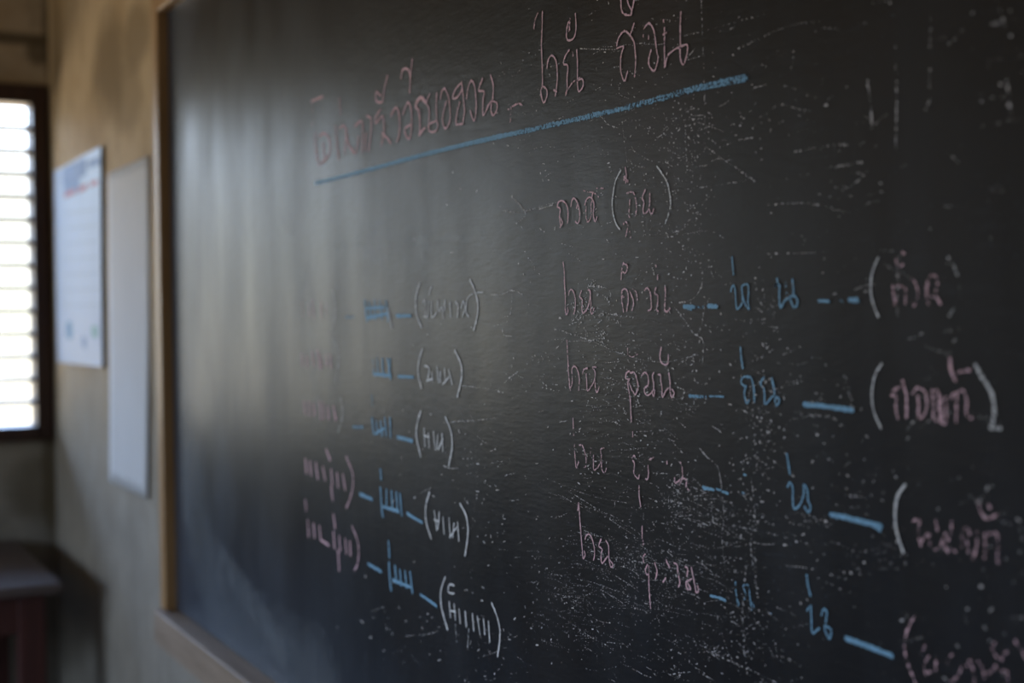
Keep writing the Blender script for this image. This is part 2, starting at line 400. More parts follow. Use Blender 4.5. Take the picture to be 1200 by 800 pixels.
rel(boxes('writing_surface', [((BOARD_X, by0, bz0), (0.0, by1, bz1))], board_mat(), board), board)
FX = BOARD_X - 0.022
oy1 = on_x(181.5, 300, FX).y
rt = 0.05
def rail(name, lo, hi, m): return rel(boxes(name, [(lo, hi)], MAT[m], board, 0.003), board)
rail('frame_rail', (FX, by1, bz0 - 0.002), (0, oy1, bz1 + rt), 'oak')
rail('frame_rail', (FX, by0 - rt, bz1), (0, by1, bz1 + rt), 'oak')
rail('frame_rail', (FX, by0 - rt, bz0 - 0.002), (0, by0, bz1), 'oak')
rail('chalk_ledge', (BOARD_X - 0.038, by0 - rt, bz0 - 0.068), (0, oy1 - 0.01, bz0 - 0.003), 'ledge')
CX = BOARD_X - 0.0006
# ---------------------------------------------------------------- the handwriting: traced strokes, laid on the board
def word(name, mat, ox, oy, s, strokes, w=0.0033, dens=0.85, label=None, jit=0.25, sub=5):
    far = ox < 475
    if far: w *= 1.15; dens = min(1.0, dens + .15)
    if mat == 'pink' and 600 < ox < 720: w *= 1.1; dens = min(1, dens * 1.0 + .06)
    rb = Ribbons(CX)
    for st in strokes:
        ww, dd = w, dens
        if isinstance(st, dict): ww = st.get('w', w); dd = st.get('d', dens); st = st['p']
        rb.add([(ox + a / s, oy + b_ / s) for a, b_ in st], ww, dd, sub, jit)
    o = rb.build(name, MAT[mat], board)
    if label: o['label'] = label
    return o
D = lambda p, **k: dict(p=p, **k)
# heading
word('chalk_heading', 'pink', 350, 60, 5, [
    [(75, 295), (140, 265)], D([(80, 300), (80, 440)], d=.35), D([(240, 275), (245, 370)], d=.6),
    [(520, 145), (500, 230), (490, 295), (455, 290), (455, 240), (480, 260)], [(600, 155), (610, 110), (640, 105), (655, 150)],
    [(665, 50), (655, 150), (650, 240)],
    [(100, 480), (100, 560), (120, 670)], [(120, 500), (150, 480), (180, 520), (180, 600), (130, 660)], [(145, 540), (150, 620)],
    [(215, 440), (225, 540), (235, 630)], [(240, 450), (270, 440), (290, 540), (330, 600)], [(280, 460), (270, 600)],
    [(330, 440), (370, 410), (375, 500), (370, 590)], [(350, 500), (340, 590)], [(400, 380), (425, 400), (420, 500), (410, 580)], [(395, 480), (390, 580)],
    [(480, 340), (450, 390), (455, 420), (490, 380), (500, 460), (485, 550)], [(490, 480), (520, 510), (540, 540)],
    [(540, 380), (570, 330), (590, 380), (590, 480), (575, 530)], [(610, 370), (640, 300), (660, 350), (660, 460), (645, 515), (620, 460), (655, 430)],
    [(690, 310), (720, 270), (750, 300)], [(690, 320), (710, 400), (710, 490)], [(710, 480), (740, 450)]], 0.0042, .8, 'smudged far half of the pink heading')
word('chalk_heading', 'pink', 480, 60, 8, [
    [(100, 425), (65, 470), (55, 530), (95, 560), (95, 690), (90, 790)], [(95, 790), (130, 740)], [(100, 425), (130, 470), (165, 500)],
    [(190, 400), (160, 480), (185, 550), (180, 660), (180, 740)], [(255, 395), (250, 500), (255, 640), (265, 700), (240, 750), (190, 750), (180, 690), (255, 650)],
    [(330, 345), (300, 380), (290, 450)], [(330, 345), (365, 430), (380, 560), (375, 660), (335, 725), (310, 660), (320, 560), (345, 470)],
    [(490, 290), (430, 360), (405, 440), (450, 430), (490, 360), (490, 290)], [(490, 300), (510, 480), (515, 560), (500, 680)],
    [(470, 480), (445, 580), (435, 680), (460, 685), (490, 680)], [(535, 440), (550, 340), (580, 275), (610, 330), (625, 480), (620, 600), (600, 650), (570, 560)],
    [(685, 255), (660, 320), (650, 370), (700, 380), (690, 450), (690, 600), (735, 520)], [(760, 225), (785, 320), (780, 450)],
    [(730, 520), (770, 470), (820, 490), (815, 560), (785, 600), (765, 560), (770, 470)]], 0.0038, .85, 'pink word of the heading ending above the blue underline')
word('chalk_heading', 'pink', 480, 60, 8, [[(930, 545), (970, 515), (1020, 490), (1055, 505)], [(925, 545), (950, 540)], D([(950, 570), (945, 660)], d=.5)], 0.003, .6, 'short pink hyphen in the heading')
word('chalk_heading', 'pink', 620, 0, 6.15, [
    D([(35, 210), (45, 140), (65, 95)], d=.6), [(97, 85), (95, 200), (90, 320), (95, 460), (97, 610), (85, 660), (105, 740), (130, 690), (125, 640), (97, 620)],
    [(130, 490), (140, 430), (165, 400), (195, 440), (205, 540), (200, 620), (190, 690)], [(180, 650), (200, 660)],
    [(290, 360), (260, 410), (250, 460), (280, 475), (275, 560), (275, 640), (265, 685)], D([(265, 670), (320, 590), (370, 560)], d=.5),
    [(345, 360), (350, 470), (350, 600), (360, 660), (390, 620), (385, 570), (350, 580)], [(285, 160), (275, 200), (272, 270), (290, 292), (325, 270), (340, 200), (335, 100)],
    D([(295, 140), (292, 220)], w=.0045, d=.6), D([(315, 380), (318, 400)], d=.5)], 0.0026, .82, 'tall pink word in the middle of the heading')
word('chalk_heading', 'pink', 715, 0, 7.27, [
    [(95, -30), (95, 60), (115, 115), (175, 130), (185, 95), (160, 40), (140, -30)], [(210, -30), (195, 60), (180, 110)], [(205, 200), (190, 250), (175, 290)],
    [(60, 410), (60, 370), (80, 310), (125, 265), (170, 300), (205, 360), (215, 440), (220, 520), (210, 650)],
    [(60, 410), (90, 400), (115, 400), (95, 470), (90, 570), (100, 640), (125, 690), (150, 610)],
    [(290, 245), (310, 215), (340, 200), (370, 250), (385, 330), (400, 440), (410, 490), (395, 570), (375, 605), (340, 570), (330, 510), (350, 430)],
    [(455, 175), (458, 185)], [(480, 280), (455, 295)], [(465, 240), (465, 350), (465, 450), (465, 570)],
    [(470, 570), (490, 480), (540, 430), (600, 400), (655, 380), (660, 440), (640, 520), (620, 550), (600, 490), (600, 400)], [(605, 105), (600, 220), (600, 390)],
    D([(285, 300), (285, 315)], d=.6), D([(330, 310), (330, 330)], d=.6)], 0.0026, .72, 'last pink word of the heading')
word('chalk_underline', 'blue', 0, 0, 1, [
    [(370, 214.5), (410, 204.5), (455, 192.5), (505, 179), (580, 161), (600, 157)]], 0.0064, .95, 'blue underline beneath the heading', .1)
word('chalk_underline', 'blue', 0, 0, 1, [[(598, 157.5), (640, 148), (687, 137), (735, 126)]], 0.0068, .52, 'grainy middle of the blue underline', .12)
word('chalk_underline', 'blue', 0, 0, 1, [[(735, 126), (775, 115), (805, 106)]], 0.0074, .36, 'worn stretch of the blue underline', .12)
word('chalk_underline', 'blue', 0, 0, 1, [[(805, 106), (840, 98), (874, 91)], D([(808, 103), (872, 88)], w=.002, d=.6), D([(808, 108), (874, 95)], w=.002, d=.6)], 0.0078, .42, 'near end of the blue underline', .12)
# first line
word('chalk_word', 'pink', 640, 185, 7.5, [
    [(100, 430), (110, 390), (140, 375), (170, 395), (190, 440), (195, 500), (190, 570)], [(100, 430), (125, 450), (120, 520), (130, 600)], [(130, 530), (145, 570), (125, 610)],
    [(220, 425), (230, 370), (250, 355), (275, 390), (295, 460), (295, 540), (280, 575), (260, 560)], [(270, 440), (280, 400)],
    [(340, 410), (355, 365), (385, 345), (415, 380), (420, 440)], D([(350, 430), (350, 510), (365, 565), (395, 510), (395, 410), (405, 380)], d=.6),
    [(420, 400), (415, 500), (430, 560), (445, 520)], D([(330, 290), (370, 300), (410, 300), (460, 340)], d=.5), [(410, 310), (400, 350)], D([(445, 265), (500, 268)], d=.5)], 0.0024, .78)
word('chalk_bracket', 'white', 640, 185, 7.5, [[(655, 110), (610, 200), (590, 300), (580, 400), (590, 500), (615, 580), (645, 625)]], 0.003, .8, 'white opening bracket')
word('chalk_bracket', 'white', 640, 185, 7.5, [[(975, 75), (1020, 140), (1060, 210), (1085, 310), (1095, 400)], D([(1095, 390), (1080, 480), (1045, 575)], d=.5)], 0.0028, .75, 'white closing bracket')
word('chalk_word', 'pink', 640, 185, 7.5, [
    [(695, 85), (705, 150), (700, 220)], D([(690, 170), (718, 205)], w=.004), [(680, 190), (720, 210)], D([(710, 310), (740, 300), (770, 310), (790, 380), (795, 440), (785, 505)], d=.6),
    D([(735, 365), (730, 450), (725, 500), (735, 520)], d=.6), [(870, 280), (845, 350), (860, 390), (850, 460), (865, 490), (895, 460), (910, 400), (910, 310)],
    [(905, 430), (915, 480), (930, 490), (945, 450)], D([(680, 580), (700, 560), (720, 590)], d=.6), D([(715, 620), (700, 690)], d=.6), D([(735, 650), (745, 720)], d=.4)], 0.0023, .62)
# second line
word('chalk_word', 'pink', 650, 300, 8, [
    [(80, 60), (90, 150), (92, 250), (100, 380), (100, 500), (110, 545), (125, 520), (120, 485)], [(130, 365), (140, 325), (160, 315), (180, 345), (195, 420), (190, 500), (180, 540)],
    [(250, 325), (235, 380), (260, 410), (255, 490), (270, 535), (310, 480), (330, 400), (335, 330), (315, 318)], [(330, 330), (340, 430), (340, 520), (355, 540), (368, 490)]], 0.0024, .74)
word('chalk_word', 'pink', 650, 300, 8, [
    [(645, 65), (630, 120), (625, 215)], [(650, 70), (680, 90), (675, 140), (655, 158), (640, 150)], [(635, 440), (645, 520)], [(640, 380), (630, 330), (660, 305), (685, 340), (690, 420), (675, 515)],
    [(630, 340), (630, 440)], [(650, 380), (645, 385)], [(705, 330), (725, 380), (740, 440), (725, 510)], D([(735, 310), (765, 340), (775, 410)], d=.5),
    [(845, 320), (870, 298), (895, 340), (905, 420), (905, 490), (880, 510)], [(950, 295), (940, 350), (965, 370), (965, 450), (955, 500), (970, 515)],
    [(1035, 290), (1040, 350), (1035, 410)], [(1035, 440), (1030, 490), (1050, 525), (1080, 490)], [(965, 180), (965, 215)], [(950, 90), (952, 96)]], 0.0024, .66)
word('chalk_dash', 'blue', 790, 300, 7.5, [D([(90, 445), (172, 445)], w=.0055), D([(120, 462), (150, 470)], w=.003)], .006, .95, None, .1)
word('chalk_dash', 'blue', 790, 300, 7.5, [D([(195, 445), (265, 452)], w=.0035, d=.4), D([(305, 440), (372, 440)], w=.006)], .006, .9, None, .1)
word('chalk_word', 'blue', 790, 300, 7.5, [
    [(510, 10), (515, 80), (522, 160)], [(500, 310), (510, 270), (530, 265), (540, 340), (545, 420), (555, 465), (600, 410), (600, 330), (595, 270), (620, 250), (650, 255), (655, 330), (650, 400), (660, 460)],
    [(600, 340), (625, 420), (655, 465)]], 0.0023, .95, 'blue letter with a tall tick above it')
word('chalk_word', 'blue', 790, 300, 7.5, [
    [(905, 200), (910, 240), (885, 260), (925, 250), (925, 350), (935, 450), (975, 390), (1020, 360), (1060, 350), (1085, 390), (1075, 440), (1045, 440), (1020, 370)],
    [(1040, 210), (1050, 290), (1045, 350)], D([(985, 235), (990, 320)], d=.5)], 0.0028, .95)
word('chalk_dash', 'blue', 900, 180, 4, [D([(240, 690), (285, 692)], w=.0035), D([(335, 690), (350, 690)], w=.003, d=.5), D([(385, 685), (420, 685)], w=.0055)], .004, .85, None, .1)
# third line
word('chalk_word', 'pink', 650, 390, 7.273, [
    D([(105, 65), (110, 160), (115, 260)], d=.6), [(115, 260), (120, 360), (135, 490)], [(120, 280), (115, 300), (125, 400), (130, 470), (150, 430), (148, 340), (150, 300), (175, 285), (200, 330), (212, 400), (205, 490)],
    [(240, 345), (250, 310), (280, 300)], [(270, 350), (275, 420), (280, 490), (310, 460), (340, 400), (345, 330), (325, 295), (355, 290)], [(345, 410), (350, 480), (365, 505), (380, 460)]], 0.0022, .64)
word('chalk_word', 'pink', 650, 390, 7.273, [
    [(640, 390), (610, 390), (610, 350), (635, 325), (650, 340), (680, 335), (700, 390), (712, 460), (690, 525), (670, 500)],
    [(640, 390), (625, 430), (635, 500), (645, 560), (650, 660), (655, 755)], [(640, 430), (660, 490)],
    [(745, 360), (770, 335), (795, 365), (800, 440), (770, 470), (770, 510), (800, 530), (840, 490), (845, 430), (835, 370), (845, 340)], [(830, 500), (845, 540), (855, 490)],
    [(885, 355), (905, 360), (905, 400), (915, 460), (920, 545), (945, 500), (970, 470)], [(975, 345), (985, 420), (985, 490), (1000, 550), (1020, 510), (1000, 480)],
    [(910, 125), (900, 180), (905, 240), (940, 270), (968, 255), (970, 190)], D([(622, 130), (625, 180)], w=.0014, d=.6), D([(625, 180), (660, 205), (710, 180)], w=.0012, d=.5)], 0.0023, .74)
word('chalk_dash', 'blue', 790, 400, 5.4545, [D([(100, 348), (135, 350)], w=.0045), D([(135, 351), (205, 355)], w=.0045, d=.45), D([(230, 350), (315, 352)], w=.0025)], .004, .8, None, .15)
word('chalk_word', 'blue', 790, 400, 5.4545, [
    [(425, 40), (430, 100), (440, 170)], [(460, 290), (430, 265), (440, 230), (470, 225), (495, 235), (510, 300), (515, 385)], [(460, 285), (450, 330), (465, 395), (480, 375)],
    [(560, 285), (555, 260), (575, 230)], [(575, 300), (580, 350), (585, 400), (630, 350)], [(625, 235), (640, 300), (645, 350), (655, 410), (675, 370), (640, 350)]], 0.0027, .92)
word('chalk_dash', 'blue', 790, 400, 5.4545, [[(835, 403), (950, 412), (1050, 425), (1140, 438)]], .0055, .95, None, .12)
# fourth line
word('chalk_word', 'pink', 660, 480, 7.275, [
    D([(85, 75), (88, 140)], d=.9), D([(88, 140), (92, 215)], d=.45), [(100, 295), (95, 315)], [(140, 300), (165, 305), (185, 360), (197, 420), (195, 480), (180, 492)], [(100, 350), (105, 430), (115, 495), (132, 445)],
    D([(240, 330), (235, 370)], d=.5), [(260, 390), (260, 450), (265, 515), (310, 470), (328, 400), (320, 340), (350, 325)], [(330, 430), (330, 500), (355, 540), (370, 500)]], 0.0021, .58)
word('chalk_word', 'pink', 660, 480, 7.275, [
    [(595, 190), (595, 225)], [(590, 410), (605, 390), (615, 400)], [(595, 430), (610, 460), (605, 540), (640, 585), (652, 555)],
    [(725, 475), (730, 540), (722, 590), (705, 590)], [(770, 405), (740, 425)], [(650, 650), (650, 720), (660, 800)], [(885, 440), (885, 460)],
    [(950, 580), (955, 625), (990, 600), (1020, 585), (1050, 600), (1045, 660)], [(1000, 450), (1015, 510), (1015, 580), (990, 640)], [(1060, 675), (1070, 685)]], 0.0021, .66)
word('chalk_dash', 'blue', 810, 520, 5, [D([(70, 255), (130, 268)], w=.0045, d=.95), D([(150, 265), (215, 290)], w=.0035, d=.7), D([(298, 285), (310, 290)], d=.6), D([(310, 180), (320, 182)], d=.7)], .003, .8, None, .25)
word('chalk_word', 'blue', 810, 520, 5, [
    [(560, 60), (570, 120), (578, 175)], [(565, 250), (580, 225), (595, 260), (595, 330), (605, 380), (640, 350), (660, 290), (660, 240), (680, 270), (685, 330), (700, 370), (685, 400), (665, 370)]], 0.0028, .85)
word('chalk_dash', 'blue', 810, 520, 5, [[(820, 415), (900, 430), (1000, 455), (1110, 480)], D([(1070, 480), (1105, 505)], w=.004)], .006, .95, None, .12)
# fifth line
word('chalk_word', 'pink', 665, 580, 5.712, [
    [(70, 100), (75, 50), (80, 120), (88, 230), (98, 350), (105, 425), (118, 400), (112, 375)], [(118, 295), (130, 265), (155, 270), (175, 330), (182, 390), (175, 432)],
    [(225, 295), (210, 340), (232, 360), (225, 400), (232, 455), (268, 410)], [(258, 305), (275, 340), (278, 420), (290, 480), (305, 465), (285, 435)]], 0.0023, .82)
word('chalk_word', 'pink', 665, 580, 5.712, [
    [(480, 0), (490, 75)], [(500, 210), (500, 285)], D([(505, 300), (508, 330)], d=.5), [(520, 395), (505, 415), (510, 448)], [(535, 465), (522, 500), (530, 530), (545, 520), (545, 470), (545, 560), (548, 650), (557, 755)], [(585, 455), (600, 510), (590, 560)],
    [(640, 580), (658, 555)], [(660, 435), (685, 485)], [(715, 455), (735, 470), (740, 520), (752, 580), (745, 612)], [(790, 480), (805, 490), (800, 540)], [(795, 585), (800, 625), (825, 630)],
    [(795, 580), (830, 560)], [(830, 485), (840, 540), (855, 610), (862, 650), (878, 640), (872, 610)], [(805, 590), (825, 620)]], 0.0023, .76)
word('chalk_dash', 'blue', 820, 660, 5, [[(65, 190), (110, 200), (150, 215)]], .0035, .95, None, .25)
word('chalk_word', 'blue', 820, 660, 5, [
    [(210, 110), (215, 180), (225, 245)], [(225, 220), (232, 240)], [(260, 215), (270, 180), (255, 130), (285, 130), (295, 200), (305, 270)], [(310, 230), (318, 260)], [(417, 292), (420, 296)]], 0.0023, .62)
word('chalk_word', 'blue', 820, 660, 5, [
    [(628, 70), (635, 130), (650, 190)], [(630, 275), (650, 250), (655, 320), (660, 405), (700, 380)], [(715, 300), (725, 270), (745, 280), (740, 340), (735, 390), (760, 440), (770, 390), (745, 370)]], 0.0028, .8)
word('chalk_dash', 'blue', 820, 660, 5, [[(860, 440), (960, 475), (1050, 510), (1125, 540)]], .006, .95, None, .12)
# near column
word('chalk_bracket', 'white', 1010, 290, 8.571, [[(165, 105), (130, 180), (100, 280), (90, 380), (95, 480), (120, 580), (165, 690)]], .0024, .75, 'white opening bracket')
word('chalk_bracket', 'white', 1010, 290, 8.571, [D([(870, 100), (930, 200), (975, 320)], d=.4), D([(975, 320), (985, 450), (950, 560), (885, 680)], d=.3)], .003, .4, 'faint white closing bracket')
word('chalk_word', 'pink', 1010, 290, 8.571, [
    [(310, 390), (320, 480), (330, 570)], [(330, 380), (430, 400), (440, 500), (430, 570)], [(340, 560), (350, 480)], [(490, 320), (530, 340), (560, 420), (560, 510), (530, 580), (510, 560)],
    [(650, 400), (655, 500), (670, 560)], [(650, 400), (680, 300), (730, 280), (760, 330), (750, 420), (700, 500)], D([(750, 500), (790, 560)], d=.8), D([(410, 50), (430, 60)], d=.6), D([(340, 110), (370, 190), (410, 170)], d=.6)], .0029, .5)
word('chalk_bracket', 'white', 1010, 400, 6.667, [[(155, 175), (110, 250), (85, 350), (80, 450), (100, 560), (150, 675)]], .0024, .82, 'white opening bracket')
word('chalk_bracket', 'white', 1010, 400, 6.667, [[(890, 190), (950, 290), (1010, 390), (1030, 480), (1035, 580), (1020, 650)], D([(1000, 665), (1080, 675)], d=.5)], .0042, .62, 'thick white closing bracket')
word('chalk_word', 'pink', 1010, 400, 6.667, [
    [(235, 420), (270, 430), (265, 500), (280, 600)], [(250, 380), (320, 350), (350, 430), (350, 590)], D([(320, 310), (330, 340)], d=.5), [(400, 400), (430, 360), (480, 380), (510, 450), (500, 540), (455, 610), (440, 520)], [(440, 430), (450, 600)],
    [(550, 380), (560, 480), (560, 600)], [(560, 390), (600, 400), (610, 600), (640, 640)], [(620, 430), (630, 600)], [(660, 440), (660, 620)], [(580, 620), (650, 640)],
    [(700, 440), (740, 400), (740, 500), (740, 620)], [(740, 400), (800, 390), (820, 470), (820, 570), (860, 600)], D([(690, 140), (700, 230), (730, 300)], w=.004, d=.8), [(750, 240), (840, 225)]], .0032, .62)
word('chalk_bracket', 'white', 1030, 550, 6.665, [[(205, 120), (150, 200), (130, 300), (130, 420), (150, 520), (190, 640)]], .0036, .85, 'thick white opening bracket')
word('chalk_word', 'pink', 1030, 550, 6.665, [
    [(270, 400), (320, 400), (310, 500), (330, 590)], [(330, 580), (380, 500), (400, 590)], [(400, 490), (400, 580)], [(450, 400), (460, 470)], [(520, 500), (480, 600), (440, 620)], [(570, 410), (560, 500), (520, 600), (550, 650)],
    [(560, 620), (600, 640)], [(650, 600), (660, 480), (690, 450), (710, 500)], [(690, 560), (700, 640)], [(770, 480), (770, 580), (740, 690)], [(830, 500), (830, 700)], [(840, 500), (920, 500), (930, 600), (935, 730)],
    D([(780, 250), (800, 330), (850, 390), (920, 350)], d=.6), D([(860, 270), (870, 300)], d=.5)], .0032, .5)
word('chalk_bracket', 'white', 1030, 550, 6.665, [[(1000, 290), (1080, 400), (1120, 500), (1120, 600), (1060, 720)]], .0034, .25, 'faint white closing bracket')
word('chalk_bracket', 'pink', 1040, 700, 7.5, [[(235, 170), (180, 280), (155, 390), (160, 500), (195, 620), (250, 760)]], .0032, .5, 'faint pink opening bracket')
word('chalk_word', 'pink', 1040, 700, 7.5, [
    [(300, 490), (330, 430)], [(360, 520), (335, 590), (340, 670), (380, 650)], [(430, 560), (430, 640)], [(530, 570), (570, 500)], [(650, 600), (620, 690), (550, 740)], [(700, 590), (740, 550), (750, 650), (760, 750)],
    [(800, 570), (840, 620), (850, 700)], [(940, 400), (930, 480), (990, 550), (1040, 470)], [(900, 660), (960, 600)], [(1000, 640), (1050, 660), (1050, 750)], [(1120, 380), (1180, 460), (1230, 560)]], .0032, .48)
# middle column: brackets, blue words and dashes
word('chalk_bracket', 'white', 470, 320, 7.5, [[(165, 90), (135, 180), (128, 280), (140, 380), (180, 475)]], .0042, .8, 'white opening bracket')
word('chalk_bracket', 'white', 470, 320, 7.5, [[(605, 60), (650, 160), (675, 270), (668, 380), (640, 495)]], .0042, .9, 'white closing bracket')
word('chalk_word', 'white', 470, 320, 7.5, [
    [(190, 260), (210, 240), (215, 380)], [(240, 250), (235, 380)], [(200, 380), (230, 385)], [(265, 250), (270, 385), (310, 350)], [(320, 240), (330, 330), (360, 300), (370, 390)], [(385, 240), (385, 330)], [(430, 260), (435, 380)],
    [(480, 250), (500, 290), (495, 385)], [(530, 300), (545, 250), (560, 300), (540, 380)], [(575, 250), (570, 340), (595, 380)], D([(580, 230), (620, 185), (720, 165)], d=.6), [(265, 120), (245, 190)]], .0034, .72)
word('chalk_bracket', 'white', 410, 390, 5, [[(425, 95), (405, 160), (400, 240), (420, 320)]], .0044, .75, 'white opening bracket')
word('chalk_bracket', 'white', 410, 390, 5, [[(615, 105), (650, 180), (655, 260), (630, 370)]], .0044, .85, 'white closing bracket')
word('chalk_word', 'white', 410, 390, 5, [[(440, 190), (465, 210), (455, 280)], [(450, 280), (480, 270)], [(480, 230), (485, 280)], [(510, 200), (520, 290)], [(530, 230), (530, 290)], [(555, 210), (560, 290)], [(580, 220), (600, 300)], [(545, 300), (580, 260)]], .0036, .72)
word('chalk_bracket', 'white', 410, 390, 5, [[(415, 460), (395, 530), (390, 610), (415, 720)]], .0044, .8, 'white opening bracket')
word('chalk_bracket', 'white', 410, 390, 5, [[(560, 495), (590, 570), (600, 660), (580, 775)]], .0044, .9, 'white closing bracket')
word('chalk_word', 'white', 410, 390, 5, [[(435, 560), (440, 660)], [(460, 590), (465, 670)], [(435, 600), (465, 610)], [(490, 580), (500, 680)], [(515, 600), (510, 680)], [(540, 590), (545, 690)], [(520, 680), (545, 620)]], .0036, .75)
word('chalk_word', 'blue', 330, 300, 4, [[(390, 210), (400, 300)], [(410, 220), (420, 290)], [(435, 210), (440, 290)], [(460, 215), (470, 290)], [(490, 215), (500, 300)], [(400, 290), (490, 270)], [(400, 245), (480, 240)]], .0056, .85)
word('chalk_word', 'white', 330, 300, 4, [[(500, 250), (515, 330)]], .006, .6)
word('chalk_dash', 'blue', 330, 300, 4, [[(540, 280), (605, 280)]], .006, .8)
word('chalk_dash', 'blue', 330, 300, 4, [D([(300, 285), (340, 287)], d=.45)], .006, .45)
word('chalk_word', 'blue', 410, 390, 5, [D([(135, 160), (140, 230)], d=.5), [(160, 150), (165, 240)], [(190, 155), (195, 240)], [(220, 155), (240, 265)], [(235, 155), (230, 240)], [(140, 240), (240, 250)]], .0052, .75)
word('chalk_dash', 'blue', 410, 390, 5, [[(285, 255), (370, 258)]], .0065, .95)
word('chalk_word', 'blue', 410, 390, 5, [[(130, 500), (140, 590)], [(155, 520), (165, 590)], [(180, 520), (190, 600)], [(205, 500), (215, 600)], [(235, 500), (240, 610)], [(150, 590), (200, 560)], D([(130, 370), (132, 420)], d=.5)], .0052, .8)
word('chalk_dash', 'blue', 410, 390, 5, [[(280, 610), (365, 632)]], .0062, .95)
word('chalk_dash', 'blue', 410, 390, 5, [[(20, 550), (75, 552)]], .006, .45)
word('chalk_dash', 'blue', 410, 550, 3.478, [[(42, 100), (90, 120)]], .006, .7)
word('chalk_word', 'blue', 410, 550, 3.478, [[(125, 0), (128, 40)], [(125, 75), (130, 150), (135, 190)], [(150, 85), (150, 150)], [(170, 90), (175, 165)], [(190, 95), (195, 170)], [(205, 100), (212, 185)], [(130, 150), (200, 170)]], .0052, .85)
word('chalk_dash', 'blue', 410, 550, 3.478, [[(235, 180), (295, 215)]], .0055, .95)
word('chalk_bracket', 'white', 410, 550, 3.478, [[(325, 95), (310, 150), (312, 215), (332, 280)]], .0042, .85, 'white opening bracket')
word('chalk_bracket', 'white', 410, 550, 3.478, [[(450, 140), (475, 190), (482, 260), (470, 350)]], .0042, .9, 'white closing bracket')
word('chalk_word', 'white', 410, 550, 3.478, [[(345, 170), (355, 245)], [(365, 175), (360, 240)], [(345, 205), (365, 210)], [(380, 195), (385, 260)], [(405, 200), (410, 275)], [(425, 220), (420, 275)], [(440, 215), (445, 290)], [(408, 275), (440, 230)]], .0034, .8)
word('chalk_dash', 'blue', 410, 550, 3.478, [[(75, 385), (128, 415)]], .006, .6)
word('chalk_word', 'blue', 410, 550, 3.478, [[(158, 295), (162, 355)], [(160, 380), (165, 460), (170, 490)], [(185, 395), (190, 460)], [(205, 410), (210, 470)], [(225, 415), (230, 480)], [(245, 420), (255, 500)], [(175, 450), (250, 480)]], .0052, .85)
word('chalk_dash', 'blue', 410, 550, 3.478, [[(288, 510), (352, 555)]], .0052, .95)
word('chalk_bracket', 'white', 410, 550, 3.478, [[(388, 440), (370, 500), (375, 570), (398, 650)]], .0042, .85, 'white opening bracket')
word('chalk_bracket', 'white', 410, 550, 3.478, [[(578, 545), (600, 600), (612, 670), (602, 760)]], .0036, .9, 'white closing bracket')
word('chalk_word', 'white', 410, 550, 3.478, [
    [(425, 472), (405, 470), (402, 500), (425, 505)], [(405, 540), (410, 600)], [(425, 550), (430, 610)], [(408, 575), (430, 580)], [(445, 570), (450, 625)], [(470, 580), (475, 640)], [(500, 590), (505, 655)], [(520, 600), (530, 670)],
    [(545, 610), (550, 670)], [(565, 620), (570, 700)], D([(430, 620), (435, 700)], d=.45), D([(485, 650), (480, 730)], d=.4)], .0034, .78)
# far column: smudged pink words in brackets
word('chalk_word', 'pink', 340, 320, 5, [[(130, 160), (140, 260)], D([(70, 180), (75, 250)], d=.45), D([(110, 190), (115, 250)], d=.5), [(180, 180), (185, 260)], D([(210, 180), (215, 250)], d=.5)], .0055, .5)
word('chalk_bracket', 'white', 340, 320, 5, [[(250, 100), (265, 230), (240, 340)]], .005, .3, 'faint white closing bracket')
word('chalk_word', 'pink', 340, 320, 5, [[(70, 480), (75, 540)], [(100, 490), (100, 550)], [(130, 465), (140, 545)], [(160, 455), (175, 560)], [(180, 480), (185, 550)], [(210, 480), (215, 540)], [(235, 480), (240, 550)]], .0055, .62)
word('chalk_bracket', 'white', 340, 320, 5, [[(250, 390), (285, 480), (265, 640)]], .005, .35, 'faint white closing bracket')
word('chalk_word', 'pink', 340, 460, 3.636, [[(60, 40), (65, 90)], [(80, 40), (85, 95)], [(100, 50), (105, 95)], [(125, 40), (130, 110)], [(140, 45), (145, 110)], [(160, 60), (165, 110)], [(185, 60), (195, 115)]], .0058, .7)
word('chalk_bracket', 'white', 340, 460, 3.636, [[(215, 20), (225, 90), (205, 170)]], .005, .35, 'faint white closing bracket')
word('chalk_word', 'pink', 340, 460, 3.636, [[(65, 285), (70, 340)], [(85, 295), (90, 350)], [(110, 300), (118, 365)], [(140, 320), (150, 370)], [(175, 330), (180, 390)], [(200, 345), (205, 400)], [(225, 350), (235, 410)], [(155, 245), (170, 285)], [(175, 400), (182, 455)]], .0056, .78)
word('chalk_bracket', 'pink', 340, 460, 3.636, [[(240, 275), (268, 350), (262, 430), (240, 490)]], .0048, .55, 'faint pink closing bracket')
word('chalk_word', 'pink', 340, 460, 3.636, [[(65, 460), (70, 500)], [(75, 545), (80, 610)], [(100, 560), (105, 615)], [(125, 570), (130, 625)], [(130, 625), (165, 650)], [(185, 595), (190, 660)], [(210, 615), (215, 670)], [(235, 625), (240, 680)], [(255, 635), (258, 690)], [(185, 520), (192, 575)], [(205, 670), (210, 755)]], .0056, .76)
word('chalk_bracket', 'pink', 340, 460, 3.636, [[(265, 570), (290, 640), (290, 720), (275, 755)]], .0048, .55, 'faint pink closing bracket')
